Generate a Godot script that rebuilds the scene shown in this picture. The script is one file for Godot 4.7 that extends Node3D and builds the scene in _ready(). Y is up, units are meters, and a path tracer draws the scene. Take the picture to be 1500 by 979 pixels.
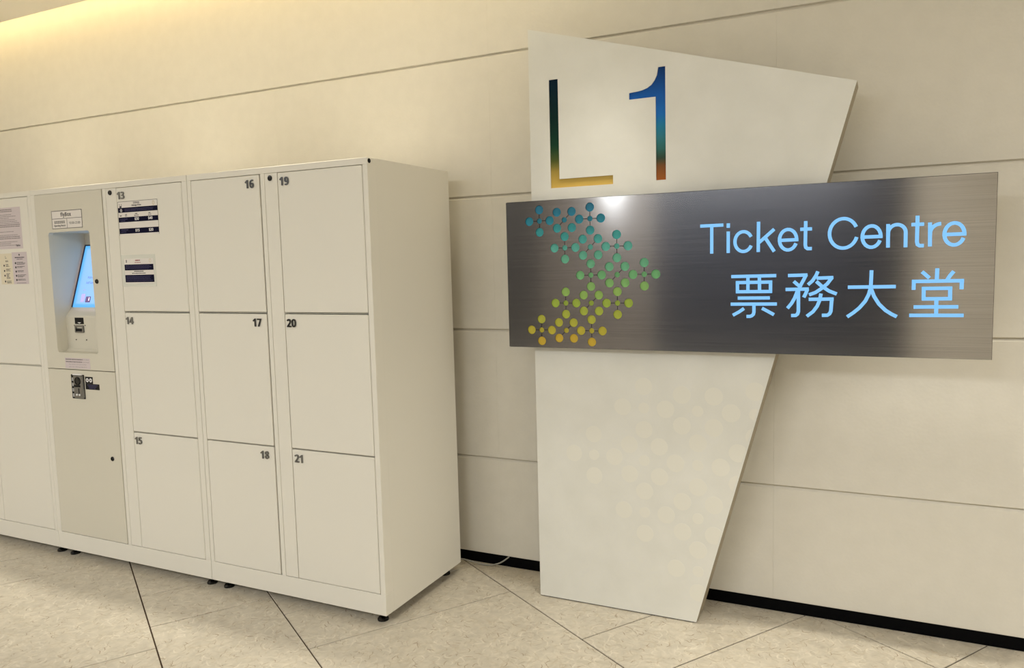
extends Node3D

# y up, metres. The long wall is the plane z = 0, the floor y = 0, the camera looks towards -z.
const FRONT := 0.7577          # front plane of the lockers
const FACE := 0.7592           # faces of the locker doors, a little proud of the frame
const SIGN_FRONT := 0.2375     # front of the white sign panel
const BAR_FRONT := 0.2975      # front of the steel crossbar
const CEIL := 3.054

var M := {}
var rng := RandomNumberGenerator.new()

func _ready() -> void:
	rng.seed = 41
	# ---- camera, sky, lights, exposure
	var cam := Camera3D.new()
	cam.name = "camera"
	cam.keep_aspect = Camera3D.KEEP_HEIGHT
	cam.fov = rad_to_deg(2.0 * atan(489.5 / 1126.5))
	cam.near = 0.05
	cam.far = 60.0
	add_child(cam)
	cam.position = Vector3(0.5901, 1.504, 3.2853)
	cam.rotation = Vector3(-0.0948, 0.4497, -0.0258)
	cam.current = true
	var env := Environment.new()
	env.background_mode = Environment.BG_COLOR
	env.background_color = Color(0, 0, 0)
	env.tonemap_mode = Environment.TONE_MAPPER_LINEAR
	env.tonemap_exposure = 1.02
	env.sdfgi_enabled = true
	env.ssao_enabled = true
	env.ssil_enabled = true
	var we := WorldEnvironment.new()
	we.name = "environment"
	we.environment = env
	add_child(we)
	var WARM := Color(1.0, 0.9, 0.68)
	var SOFT := Color(0.965, 0.985, 1.0)
	var COVE_FROM := -7.6
	var COVE_TO := -0.6
	var COVE := 0.22
	var LINE := 0.11
	var LINE_TO := -0.3
	var FILL_LEFT := 8.5
	var FILL_RIGHT := 15.5
	var FILL_MID := 14.5
	var SPOT := 3.9

	make_materials()

	# ---- setting
	floor_of_tiles()
	back_wall()
	shell()
	cove(COVE_FROM, COVE_TO, WARM, COVE)
	line_light(-7.0, LINE_TO, 0.5, Color(1.0, 0.98, 0.88), LINE)
	for d in [[-4.1, "above the notices cabinet"], [-2.85, "above the kiosk cabinet"], [-1.62, "above the end of the locker row"], [-0.45, "above the wayfinding sign", 0.55], [0.75, "right of the wayfinding sign"]]:
		downlight(Vector3(d[0], CEIL, 0.575), Color(1.0, 0.975, 0.91), SPOT * (d[2] if d.size() > 2 else 1.0), 24.0, d[1])
	pendant(Vector3(-1.8, 2.06, 4.6), SOFT, 0.25)
	light_panel(Vector3(-1.0, CEIL, 5.5), Vector2(2.8, 1.2), SOFT, FILL_MID, "lighting the wall beside the lockers")
	light_panel(Vector3(-5.4, CEIL, 4.9), Vector2(3.6, 2.0), SOFT, FILL_LEFT, "lighting the locker fronts")
	light_panel(Vector3(5.3, CEIL, 2.7), Vector2(2.6, 2.4), SOFT, FILL_RIGHT, "lighting the right side of the lockers")

	# ---- things
	locker_with_notices()
	locker_with_kiosk()
	locker_at_the_end()
	wayfinding_sign()
	cable()


# =====================================================================  helpers
func st_new() -> SurfaceTool:
	var st := SurfaceTool.new()
	st.begin(Mesh.PRIMITIVE_TRIANGLES)
	return st

func part(called: String, st: SurfaceTool, m: Material, parent: Node, label := "") -> MeshInstance3D:
	return part_mesh(called, st.commit(), m, parent, label)

func part_mesh(called: String, mesh: Mesh, m: Material, parent: Node, label := "") -> MeshInstance3D:
	var o := MeshInstance3D.new()
	o.name = called
	o.mesh = mesh
	o.material_override = m
	o.cast_shadow = GeometryInstance3D.SHADOW_CASTING_SETTING_ON
	if label != "":
		o.set_meta("label", label)
	if called in ["print", "fine_print", "heading", "symbols"]:
		o.set_meta("kind", "stuff")   # print too fine to read letter by letter
	parent.add_child(o, true)
	return o

func tag(o: Node, label: String, category: String, group := "", kind := "") -> void:
	o.set_meta("label", label)
	o.set_meta("category", category)
	if group != "":
		o.set_meta("group", group)
	if kind != "":
		o.set_meta("kind", kind)

func structure(o: Node, label := "") -> void:
	o.set_meta("kind", "structure")
	if label != "":
		o.set_meta("label", label)

func thing(called: String, at: Vector3, label: String, category: String, group := "") -> Node3D:
	var o := Node3D.new()
	o.name = called
	add_child(o, true)
	o.position = at
	tag(o, label, category, group)
	return o

func vert(st: SurfaceTool, p: Vector3, n: Vector3, uv: Vector2) -> void:
	st.set_normal(n)
	st.set_uv(uv)
	st.add_vertex(p)

func uv_of(p: Vector3, n: Vector3) -> Vector2:
	var a := n.abs()
	if a.z >= a.x and a.z >= a.y:
		return Vector2(p.x, -p.y)
	if a.y >= a.x:
		return Vector2(p.x, p.z)
	return Vector2(p.z, -p.y)

func tri(st: SurfaceTool, a: Vector3, b: Vector3, c: Vector3, out: Vector3) -> void:
	var n := (b - a).cross(c - a)
	if n.length_squared() < 1e-18:
		return
	n = n.normalized()
	if n.dot(out) < 0.0:
		n = -n
		var t := b
		b = c
		c = t
	# clockwise seen from the front
	vert(st, a, n, uv_of(a, n))
	vert(st, c, n, uv_of(c, n))
	vert(st, b, n, uv_of(b, n))

func quad(st: SurfaceTool, a: Vector3, b: Vector3, c: Vector3, d: Vector3, out: Vector3) -> void:
	tri(st, a, b, c, out)
	tri(st, a, c, d, out)

# a box with chamfered edges, given by two corners
func box(st: SurfaceTool, lo: Vector3, hi: Vector3, bevel := 0.0) -> void:
	var c := (lo + hi) * 0.5
	var h := (hi - lo) * 0.5
	var b := minf(bevel, minf(h.x, minf(h.y, h.z)) * 0.9)
	for axis in 3:
		var u := (axis + 1) % 3
		var v := (axis + 2) % 3
		for s in [-1.0, 1.0]:
			var pts: Array[Vector3] = []
			for k in [[-1, -1], [1, -1], [1, 1], [-1, 1]]:
				var p := Vector3()
				p[axis] = s * h[axis]
				p[u] = k[0] * (h[u] - b)
				p[v] = k[1] * (h[v] - b)
				pts.append(c + p)
			var n := Vector3()
			n[axis] = s
			quad(st, pts[0], pts[1], pts[2], pts[3], n)
	if b <= 0.0:
		return
	for axis in 3:   # chamfers run along this axis
		var u := (axis + 1) % 3
		var v := (axis + 2) % 3
		for su in [-1.0, 1.0]:
			for sv in [-1.0, 1.0]:
				var q: Array[Vector3] = []
				for e in [-1.0, 1.0]:
					var p1 := Vector3()
					p1[axis] = e * (h[axis] - b)
					p1[u] = su * h[u]
					p1[v] = sv * (h[v] - b)
					var p2 := p1
					p2[u] = su * (h[u] - b)
					p2[v] = sv * h[v]
					q.append(c + p1)
					q.append(c + p2)
				var n := Vector3()
				n[u] = su
				n[v] = sv
				quad(st, q[0], q[1], q[3], q[2], n)
	for sx in [-1.0, 1.0]:
		for sy in [-1.0, 1.0]:
			for sz in [-1.0, 1.0]:
				var s := Vector3(sx, sy, sz)
				tri(st, c + s * Vector3(h.x, h.y - b, h.z - b), c + s * Vector3(h.x - b, h.y, h.z - b), c + s * Vector3(h.x - b, h.y - b, h.z), s)

# a flat outline (x, y) pulled from z0 to z1
func prism(st: SurfaceTool, poly: PackedVector2Array, z0: float, z1: float, back := true) -> void:
	var idx := Geometry2D.triangulate_polygon(poly)
	for i in range(0, idx.size(), 3):
		var a := poly[idx[i]]
		var b := poly[idx[i + 1]]
		var c := poly[idx[i + 2]]
		tri(st, Vector3(a.x, a.y, z1), Vector3(b.x, b.y, z1), Vector3(c.x, c.y, z1), Vector3.BACK)
		if back:
			tri(st, Vector3(a.x, a.y, z0), Vector3(b.x, b.y, z0), Vector3(c.x, c.y, z0), Vector3.FORWARD)
	var turn := -1.0 if Geometry2D.is_polygon_clockwise(poly) else 1.0
	for i in poly.size():
		var a := poly[i]
		var b := poly[(i + 1) % poly.size()]
		var d := (b - a)
		quad(st, Vector3(a.x, a.y, z0), Vector3(b.x, b.y, z0), Vector3(b.x, b.y, z1), Vector3(a.x, a.y, z1), Vector3(d.y, -d.x, 0) * turn)

# a stroke of constant width along points (x, y), pulled from z0 to z1
func stroke(st: SurfaceTool, pts: PackedVector2Array, w: float, z0: float, z1: float) -> void:
	var left: Array[Vector2] = []
	var right: Array[Vector2] = []
	var n := pts.size()
	for i in n:
		var d0 := (pts[i] - pts[maxi(i - 1, 0)]).normalized() if i > 0 else (pts[1] - pts[0]).normalized()
		var d1 := (pts[mini(i + 1, n - 1)] - pts[i]).normalized() if i < n - 1 else d0
		var t := (d0 + d1).normalized()
		var nn := Vector2(-t.y, t.x)
		var k := w * 0.5 / maxf(0.5, nn.dot(Vector2(-d1.y, d1.x)))
		left.append(pts[i] + nn * k)
		right.append(pts[i] - nn * k)
	for i in n - 1:
		var a := left[i]
		var b := left[i + 1]
		var c := right[i + 1]
		var d := right[i]
		quad(st, Vector3(a.x, a.y, z1), Vector3(b.x, b.y, z1), Vector3(c.x, c.y, z1), Vector3(d.x, d.y, z1), Vector3.BACK)
		var o := (a - d)
		quad(st, Vector3(a.x, a.y, z0), Vector3(b.x, b.y, z0), Vector3(b.x, b.y, z1), Vector3(a.x, a.y, z1), Vector3(o.x, o.y, 0))
		quad(st, Vector3(d.x, d.y, z0), Vector3(c.x, c.y, z0), Vector3(c.x, c.y, z1), Vector3(d.x, d.y, z1), Vector3(-o.x, -o.y, 0))
	for e in [0, n - 1]:
		var a := left[e]
		var d := right[e]
		var o: Vector2 = (pts[0] - pts[1]) if e == 0 else (pts[n - 1] - pts[n - 2])
		quad(st, Vector3(a.x, a.y, z0), Vector3(d.x, d.y, z0), Vector3(d.x, d.y, z1), Vector3(a.x, a.y, z1), Vector3(o.x, o.y, 0))

func arc(cx: float, cy: float, rx: float, ry: float, from: float, to: float, n := 22) -> PackedVector2Array:
	var out := PackedVector2Array()
	for i in n + 1:
		var a := deg_to_rad(lerpf(from, to, float(i) / n))
		out.append(Vector2(cx + rx * cos(a), cy + ry * sin(a)))
	return out

func line(x0: float, y0: float, x1: float, y1: float) -> PackedVector2Array:
	return PackedVector2Array([Vector2(x0, y0), Vector2(x1, y1)])

func rect(x0: float, y0: float, x1: float, y1: float) -> PackedVector2Array:
	return PackedVector2Array([Vector2(x0, y0), Vector2(x1, y0), Vector2(x1, y1), Vector2(x0, y1)])

func round_rect(x0: float, y0: float, x1: float, y1: float, r: float) -> PackedVector2Array:
	var out := PackedVector2Array()
	for k in [[x1 - r, y1 - r, 0], [x0 + r, y1 - r, 90], [x0 + r, y0 + r, 180], [x1 - r, y0 + r, 270]]:
		out.append_array(arc(k[0], k[1], r, r, k[2], k[2] + 90, 6))
	return out

# a turned shape round an axis through c: profile is (radius, distance along the axis)
func lathe(st: SurfaceTool, c: Vector3, axis: Vector3, profile: PackedVector2Array, sides := 24) -> void:
	var u := axis.cross(Vector3.RIGHT if absf(axis.x) < 0.9 else Vector3.UP).normalized()
	var v := axis.cross(u)
	for i in sides:
		var a0 := TAU * i / sides
		var a1 := TAU * (i + 1) / sides
		var d0 := u * cos(a0) + v * sin(a0)
		var d1 := u * cos(a1) + v * sin(a1)
		for k in profile.size() - 1:
			var p := profile[k]
			var q := profile[k + 1]
			var t := q - p
			var out := (d0 + d1).normalized() * t.y - axis * t.x
			quad(st, c + d0 * p.x + axis * p.y, c + d1 * p.x + axis * p.y, c + d1 * q.x + axis * q.y, c + d0 * q.x + axis * q.y, out)

func tube(st: SurfaceTool, pts: Array, r: float, sides := 10) -> void:
	var curve := Curve3D.new()
	for i in pts.size():
		var t: Vector3 = (pts[mini(i + 1, pts.size() - 1)] - pts[maxi(i - 1, 0)]) / 6.0
		curve.add_point(pts[i], -t, t)
	curve.bake_interval = 0.008
	var b := curve.get_baked_points()
	var up := Vector3.BACK
	var rings: Array = []
	for i in b.size():
		var t := (b[mini(i + 1, b.size() - 1)] - b[maxi(i - 1, 0)]).normalized()
		var u := up.cross(t).normalized()
		var v := t.cross(u)
		var ring: Array[Vector3] = []
		for k in sides:
			ring.append(u * cos(TAU * k / sides) + v * sin(TAU * k / sides))
		rings.append(ring)
	for i in b.size() - 1:
		for k in sides:
			var k2 := (k + 1) % sides
			var q: Array = [[b[i], rings[i][k]], [b[i], rings[i][k2]], [b[i + 1], rings[i + 1][k2]], [b[i + 1], rings[i + 1][k]]]
			for t in [[0, 2, 1], [0, 3, 2]]:
				for j in t:
					vert(st, q[j][0] + q[j][1] * r, q[j][1], Vector2.ZERO)

# lettering with real, if slight, thickness; h is the height of a capital
func words(called: String, s: String, h: float, at: Vector3, m: Material, parent: Node, depth := 0.0004, bold := true) -> MeshInstance3D:
	var f := SystemFont.new()
	f.font_names = PackedStringArray(["Droid Sans"])
	f.font_weight = 700 if bold else 400
	var t := TextMesh.new()
	t.text = s
	t.font = f
	t.font_size = 48
	t.pixel_size = h / (48.0 * 0.714)
	t.depth = depth
	var o := part_mesh(called, t, m, parent)
	var c := t.get_aabb().get_center()
	o.position = at - Vector3(c.x, c.y, -depth * 0.5)
	return o

# a line of print too fine to read
func print_line(st: SurfaceTool, x0: float, x1: float, y: float, h: float, z: float) -> void:
	var x := x0
	while x < x1 - 0.0006:
		var w := minf(rng.randf_range(0.003, 0.009), x1 - x)
		quad(st, Vector3(x, y - h / 2, z), Vector3(x + w, y - h / 2, z), Vector3(x + w, y + h / 2, z), Vector3(x, y + h / 2, z), Vector3.BACK)
		x += w + rng.randf_range(0.0012, 0.002)

# small square characters too blurred to read: a few crossing strokes each
func print_squares(st: SurfaceTool, x0: float, x1: float, n: int, y: float, h: float, z: float) -> void:
	var step := (x1 - x0) / n
	for i in n:
		var a := x0 + step * i + step * 0.08
		var b := x0 + step * (i + 1) - step * 0.08
		var t := h * 0.13
		for k in 3:
			var yy := y + h * (k - 1) * 0.4
			stroke(st, line(a, yy, b, yy), t, z - 0.0001, z)
		for k in 2:
			var xx := lerpf(a, b, rng.randf_range(0.15, 0.35) + 0.45 * k)
			stroke(st, line(xx, y - h * 0.5, xx, y + h * 0.5), t, z - 0.0001, z)

func mat(called: String, c: Color, rough := 0.5, metal := 0.0, spec := 0.5) -> StandardMaterial3D:
	var m := StandardMaterial3D.new()
	m.resource_name = called
	m.albedo_color = c
	m.roughness = rough
	m.metallic = metal
	m.metallic_specular = spec
	M[called] = m
	return m

func glow(called: String, c: Color, e: float) -> StandardMaterial3D:
	var m := mat(called, Color(0.05, 0.05, 0.05), 0.5)
	m.emission_enabled = true
	m.emission = c
	m.emission_energy_multiplier = e
	return m

func noise_tex(freq: float, octaves: int, lo: Color, hi: Color, sd: int, size := 512, type := FastNoiseLite.TYPE_SIMPLEX_SMOOTH) -> NoiseTexture2D:
	var n := FastNoiseLite.new()
	n.seed = sd
	n.noise_type = type
	n.frequency = freq
	n.fractal_octaves = octaves
	var t := NoiseTexture2D.new()
	t.width = size
	t.height = size
	t.seamless = true
	t.noise = n
	var g := Gradient.new()
	g.set_color(0, lo)
	g.set_color(1, hi)
	t.color_ramp = g
	return t

func make_materials() -> void:
	var w := mat("wall plaster", Color8(224, 219, 207), 0.75, 0.0, 0.3)
	w.albedo_texture = noise_tex(0.02, 5, Color(0.98, 0.98, 0.978), Color(1, 1, 1), 3)
	w.uv1_triplanar = true
	w.uv1_world_triplanar = true
	w.uv1_scale = Vector3(0.9, 0.9, 0.9)
	w.heightmap_enabled = true
	w.heightmap_texture = noise_tex(0.12, 4, Color.BLACK, Color.WHITE, 4)
	w.heightmap_scale = 0.03
	mat("wall core", Color8(212, 204, 186), 0.9)
	mat("hall wall", Color8(228, 220, 204), 0.8)
	mat("hall dark", Color8(34, 40, 56), 0.5)
	mat("hall shade", Color8(70, 68, 66), 0.7)
	mat("hall grey", Color8(128, 120, 112), 0.7)
	mat("black", Color8(5, 5, 6), 0.8, 0.0, 0.2)
	mat("ceiling", Color8(236, 230, 216), 0.85)
	mat("grout", Color8(70, 52, 36), 0.9)
	var f := mat("stone", Color(1, 1, 1), 0.42, 0.0, 0.45)
	f.albedo_texture = stone_texture()
	var l := mat("locker paint", Color8(227, 223, 212), 0.42, 0.0, 0.45)
	l.heightmap_enabled = true
	l.heightmap_texture = noise_tex(0.11, 3, Color.BLACK, Color.WHITE, 8)
	l.heightmap_scale = 0.01
	l.uv1_triplanar = true
	l.uv1_world_triplanar = true
	l.uv1_scale = Vector3(3, 3, 3)
	mat("kiosk paint", Color8(212, 207, 192), 0.45, 0.0, 0.45)
	mat("locker inside", Color8(120, 112, 96), 0.8)
	mat("chrome", Color(0.5, 0.5, 0.5), 0.16, 1.0)
	mat("dark chrome", Color(0.22, 0.22, 0.22), 0.2, 1.0)
	mat("black plastic", Color8(14, 14, 16), 0.45, 0.0, 0.3)
	mat("navy", Color8(10, 10, 40), 0.6, 0.0, 0.2)
	mat("navy print", Color8(70, 66, 110), 0.5)
	mat("ink", Color8(34, 32, 36), 0.7)
	mat("grey ink", Color8(112, 106, 104), 0.7)
	mat("red ink", Color8(150, 70, 76), 0.7)
	mat("gold ink", Color8(196, 178, 120), 0.7)
	mat("white print", Color8(238, 236, 236), 0.5)
	mat("paper white", Color8(226, 220, 214), 0.5)
	mat("paper lilac", Color8(206, 194, 196), 0.55)
	mat("paper cream", Color8(222, 212, 188), 0.55)
	mat("film", Color8(214, 214, 204), 0.25)
	var p := mat("sign paint", Color8(228, 227, 220), 0.36, 0.0, 0.45)
	p.albedo_texture = noise_tex(0.012, 4, Color(0.97, 0.97, 0.965), Color(1, 1, 1), 12)
	p.uv1_triplanar = true
	p.uv1_scale = Vector3(0.8, 0.8, 0.8)
	mat("sign side", Color8(150, 139, 116), 0.5)
	mat("ghost print", Color8(228, 226, 216), 0.36, 0.0, 0.45)
	var s := mat("brushed steel", Color(0.66, 0.65, 0.645), 0.155, 1.0)
	s.anisotropy_enabled = true
	s.anisotropy = -0.6
	s.roughness_texture = streaks()
	s.albedo_texture = s.roughness_texture
	s.uv1_scale = Vector3(0.7, 1.6, 1)
	mat("steel edge", Color(0.3, 0.28, 0.26), 0.4, 1.0)
	glow("letter light", Color8(130, 198, 255), 1.0)
	glow("screen light", Color8(98, 188, 252), 1.0)
	mat("screen print", Color8(40, 80, 130), 0.6)
	mat("screen icon", Color8(96, 120, 200), 0.6)
	mat("screen dark", Color8(12, 26, 56), 0.6)
	mat("cable", Color8(150, 148, 140), 0.5)
	glow("tube lamp", Color(0.98, 0.99, 1.0), 4.0)
	glow("lamp", Color(1.0, 0.92, 0.76), 2.2)
	glow("cove lamp", Color(1.0, 0.86, 0.62), 1.6)
	glow("panel lamp", Color(1.0, 0.95, 0.86), 1.6)
	mat("level letter", Color(0.88, 0.88, 0.88), 0.25, 0.0, 0.2).albedo_texture = ramp([[0.0, 2, 34, 58], [0.35, 2, 46, 42], [0.6, 24, 70, 48], [0.75, 96, 106, 50], [0.85, 188, 162, 78], [1.0, 240, 200, 104]])
	mat("level number", Color(0.88, 0.88, 0.88), 0.25, 0.0, 0.2).albedo_texture = ramp([[0.0, 0, 60, 128], [0.25, 0, 100, 200], [0.42, 0, 122, 218], [0.52, 24, 140, 186], [0.62, 48, 136, 152], [0.72, 52, 118, 112], [0.8, 58, 82, 62], [0.87, 140, 88, 42], [1.0, 186, 106, 40]])

func ramp(stops: Array) -> ImageTexture:
	var im := Image.create(4, 128, false, Image.FORMAT_RGB8)
	for y in 128:
		var t := y / 127.0
		var c := Color.BLACK
		for k in stops.size() - 1:
			var a: Array = stops[k]
			var b: Array = stops[k + 1]
			if t >= a[0] and t <= b[0]:
				var u: float = (t - a[0]) / (b[0] - a[0])
				c = Color8(int(lerpf(a[1], b[1], u)), int(lerpf(a[2], b[2], u)), int(lerpf(a[3], b[3], u)))
		for x in 4:
			im.set_pixel(x, y, c)
	return ImageTexture.create_from_image(im)

func streaks() -> ImageTexture:
	var n := 512
	var im := Image.create(n, n, false, Image.FORMAT_RGB8)
	var r := RandomNumberGenerator.new()
	r.seed = 9
	for y in n:
		var v := r.randf_range(0.95, 1.0)
		var k := r.randf_range(0.0, TAU)
		for x in n:
			var g := clampf(v + 0.03 * sin(TAU * x / n * 2.0 + k), 0.0, 1.0)
			im.set_pixel(x, y, Color(g, g, g))
	return ImageTexture.create_from_image(im)

# beige limestone: soft clouds, pale curls and small dark brown flecks
func stone_texture() -> ImageTexture:
	var n := 1024
	var cloud := FastNoiseLite.new()
	cloud.seed = 21
	cloud.frequency = 0.008
	cloud.fractal_octaves = 4
	var a := cloud.get_seamless_image(n, n)
	a.convert(Image.FORMAT_L8)
	var curl := FastNoiseLite.new()
	curl.seed = 22
	curl.frequency = 0.03
	curl.fractal_octaves = 3
	curl.domain_warp_enabled = true
	curl.domain_warp_amplitude = 40.0
	curl.domain_warp_frequency = 0.02
	var b := curl.get_seamless_image(n, n)
	b.convert(Image.FORMAT_L8)
	var da := a.get_data()
	var db := b.get_data()
	var out := PackedByteArray()
	out.resize(n * n * 3)
	for i in n * n:
		var k := 0.93 + 0.05 * da[i] / 255.0 + 0.10 * (db[i] / 255.0 - 0.5)
		out[i * 3] = clampi(int(206 * k), 0, 255)
		out[i * 3 + 1] = clampi(int(197 * k), 0, 255)
		out[i * 3 + 2] = clampi(int(180 * k), 0, 255)
	var r := RandomNumberGenerator.new()
	r.seed = 77
	for k in 5200:
		var x := r.randf() * n
		var y := r.randf() * n
		var dark := k % 3 == 2
		var ang := r.randf() * TAU
		var bend := r.randf_range(-0.12, 0.12)
		var steps := r.randi_range(5, 26) if dark else r.randi_range(14, 50)
		var wide := 2 if dark else 4
		var amount := r.randf_range(0.3, 0.75) if dark else r.randf_range(0.05, 0.32)
		if dark and r.randf() < 0.6:
			amount *= 0.4
		var to: Array = [122, 100, 72] if dark else ([236, 228, 212] if k % 3 == 0 else [188, 174, 150])
		for s in steps:
			var fade := amount * sin(PI * (s + 0.5) / steps)
			for ox in wide:
				for oy in wide:
					var at := ((posmod(int(y) + oy, n)) * n + posmod(int(x) + ox, n)) * 3
					for ch in 3:
						out[at + ch] = int(lerpf(out[at + ch], to[ch], fade * (0.5 if wide == 4 else 0.8)))
			x += cos(ang) * 1.4
			y += sin(ang) * 1.4
			ang += bend + r.randf_range(-0.3, 0.3)
	return ImageTexture.create_from_image(Image.create_from_data(n, n, false, Image.FORMAT_RGB8, out))


# =====================================================================  the setting
func floor_of_tiles() -> void:
	var st := st_new()
	box(st, Vector3(-8.1, -0.2, -0.1), Vector3(7.1, -0.004, 6.9))
	var fl := part("floor", st, M["grout"], self)
	structure(fl, "beige limestone floor of large and narrow tiles laid slantwise")
	var ang := deg_to_rad(32.9)
	var cu := Vector2(cos(ang), sin(ang))
	var cn := Vector2(-sin(ang), cos(ang))
	var room := rect(-8.0, -0.008, 7.0, 6.4)
	# rows: from n0 to n1, and the joints: a narrow piece starts at u0 and the pattern repeats
	var rows := []
	rows.append([-2.09, -1.156, 1.711])
	rows.append([-1.156, -0.223, 0.815])
	rows.append([-0.223, 0.706, -0.091])
	rows.append([0.706, 1.64, -0.995])
	rows.append([1.64, 2.148, -1.562])
	rows.append([2.148, 3.08, -0.99])
	var n0 := 3.08
	var u0 := -1.9
	for k in 8:
		rows.append([n0, n0 + 0.932, u0])
		n0 += 0.932
		u0 -= 0.904
	for row in rows:
		var period := 1.486
		var first: float = row[2] - period * 9
		var joints: Array[float] = []
		for k in 20:
			joints.append(first + k * period)
			joints.append(first + k * period + 0.3605)
		for k in joints.size() - 1:
			var q := PackedVector2Array()
			for c in [[joints[k], row[0]], [joints[k + 1], row[0]], [joints[k + 1], row[1]], [joints[k], row[1]]]:
				q.append(cu * c[0] + cn * c[1])
			for piece in Geometry2D.intersect_polygons(q, room):
				for inner in Geometry2D.offset_polygon(piece, -0.0029):
					if inner.size() >= 3:
						tile(fl, inner)

func tile(fl: Node, poly: PackedVector2Array) -> void:
	var st := st_new()
	var shift := Vector2(rng.randf(), rng.randf())
	var turn := (rng.randi() % 4) * PI / 2 + 0.57
	var mid := Vector2.ZERO
	for p in poly:
		mid += p / poly.size()
	var top := PackedVector2Array()
	for p in poly:
		top.append(p + (mid - p).normalized() * 0.0014)
	var f := func(p: Vector2, y: float, n: Vector3) -> void:
		vert(st, Vector3(p.x, y, p.y), n, (p.rotated(turn)) / 1.5 + shift)
	for i in range(1, poly.size() - 1):
		var a := top[0]
		var b := top[i]
		var c := top[i + 1]
		if (b - a).cross(c - a) < 0:
			var t := b
			b = c
			c = t
		for p in [a, b, c]:
			f.call(p, 0.0, Vector3.UP)
	for i in poly.size():
		var j := (i + 1) % poly.size()
		var e := poly[j] - poly[i]
		var o := Vector2(e.y, -e.x).normalized()
		if o.dot(poly[i] - mid) < 0:
			o = -o
		var n := Vector3(o.x, 0.6, o.y).normalized()
		var n2 := Vector3(o.x, 0, o.y)
		var q := [[top[i], 0.0], [top[j], 0.0], [poly[j], -0.001], [poly[i], -0.001], [poly[j], -0.012], [poly[i], -0.012]]
		for face in [[0, 1, 2, 3, n], [3, 2, 4, 5, n2]]:
			var pa := Vector3(q[face[0]][0].x, q[face[0]][1], q[face[0]][0].y)
			var pb := Vector3(q[face[1]][0].x, q[face[1]][1], q[face[1]][0].y)
			var pc := Vector3(q[face[2]][0].x, q[face[2]][1], q[face[2]][0].y)
			var order: Array = [0, 2, 1, 0, 3, 2] if (pb - pa).cross(pc - pa).dot(face[4]) > 0 else [0, 1, 2, 0, 2, 3]
			for k in order:
				f.call(q[face[k]][0], q[face[k]][1], face[4])
	part("tile", st, M["stone"], fl)

func back_wall() -> void:
	var st := st_new()
	box(st, Vector3(-8.1, -0.1, -0.2), Vector3(7.1, 3.6, -0.0115))
	var wall := part("wall_back", st, M["wall core"], self)
	structure(wall, "cream wall of wide flat panels with shadow joints")
	var ys := [0.0536, 0.5438, 1.1765, 1.8152, 2.4628, 3.2, 3.5]
	var xs := [-8.05, -7.44, -6.17, -4.91, -3.646, -2.383, -1.083, 0.197, 1.467, 2.74, 4.01, 5.28, 7.05]
	for r in ys.size() - 1:
		for c in xs.size() - 1:
			panel(wall, xs[c] + 0.0002, xs[c + 1] - 0.0002, ys[r] + (0.0 if r == 0 else 0.003), ys[r + 1] - 0.003)
	var sb := st_new()
	box(sb, Vector3(-8.05, 0.0, -0.0118), Vector3(7.05, 0.0535, -0.006))
	structure(part("baseboard_back", sb, M["black"], self), "black recessed strip along the foot of the wall")

func panel(wall: Node, x0: float, x1: float, y0: float, y1: float) -> void:
	var st := st_new()
	var b := 0.008
	var c := 0.002
	var prof := [Vector2(y0, -0.012), Vector2(y0, -c), Vector2(y0 + c, 0), Vector2(y1 - b, 0), Vector2(y1, -b), Vector2(y1, -0.012)]
	for i in prof.size() - 1:
		var p: Vector2 = prof[i]
		var q: Vector2 = prof[i + 1]
		var d := q - p
		quad(st, Vector3(x0, p.x, p.y), Vector3(x1, p.x, p.y), Vector3(x1, q.x, q.y), Vector3(x0, q.x, q.y), Vector3(0, -d.y, d.x))
	for x in [x0, x1]:
		var s: float = -1.0 if x == x0 else 1.0
		for i in range(1, prof.size() - 1):
			tri(st, Vector3(x, prof[0].x, prof[0].y), Vector3(x, prof[i].x, prof[i].y), Vector3(x, prof[i + 1].x, prof[i + 1].y), Vector3(s, 0, 0))
	part("panel", st, M["wall plaster"], wall)

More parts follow.
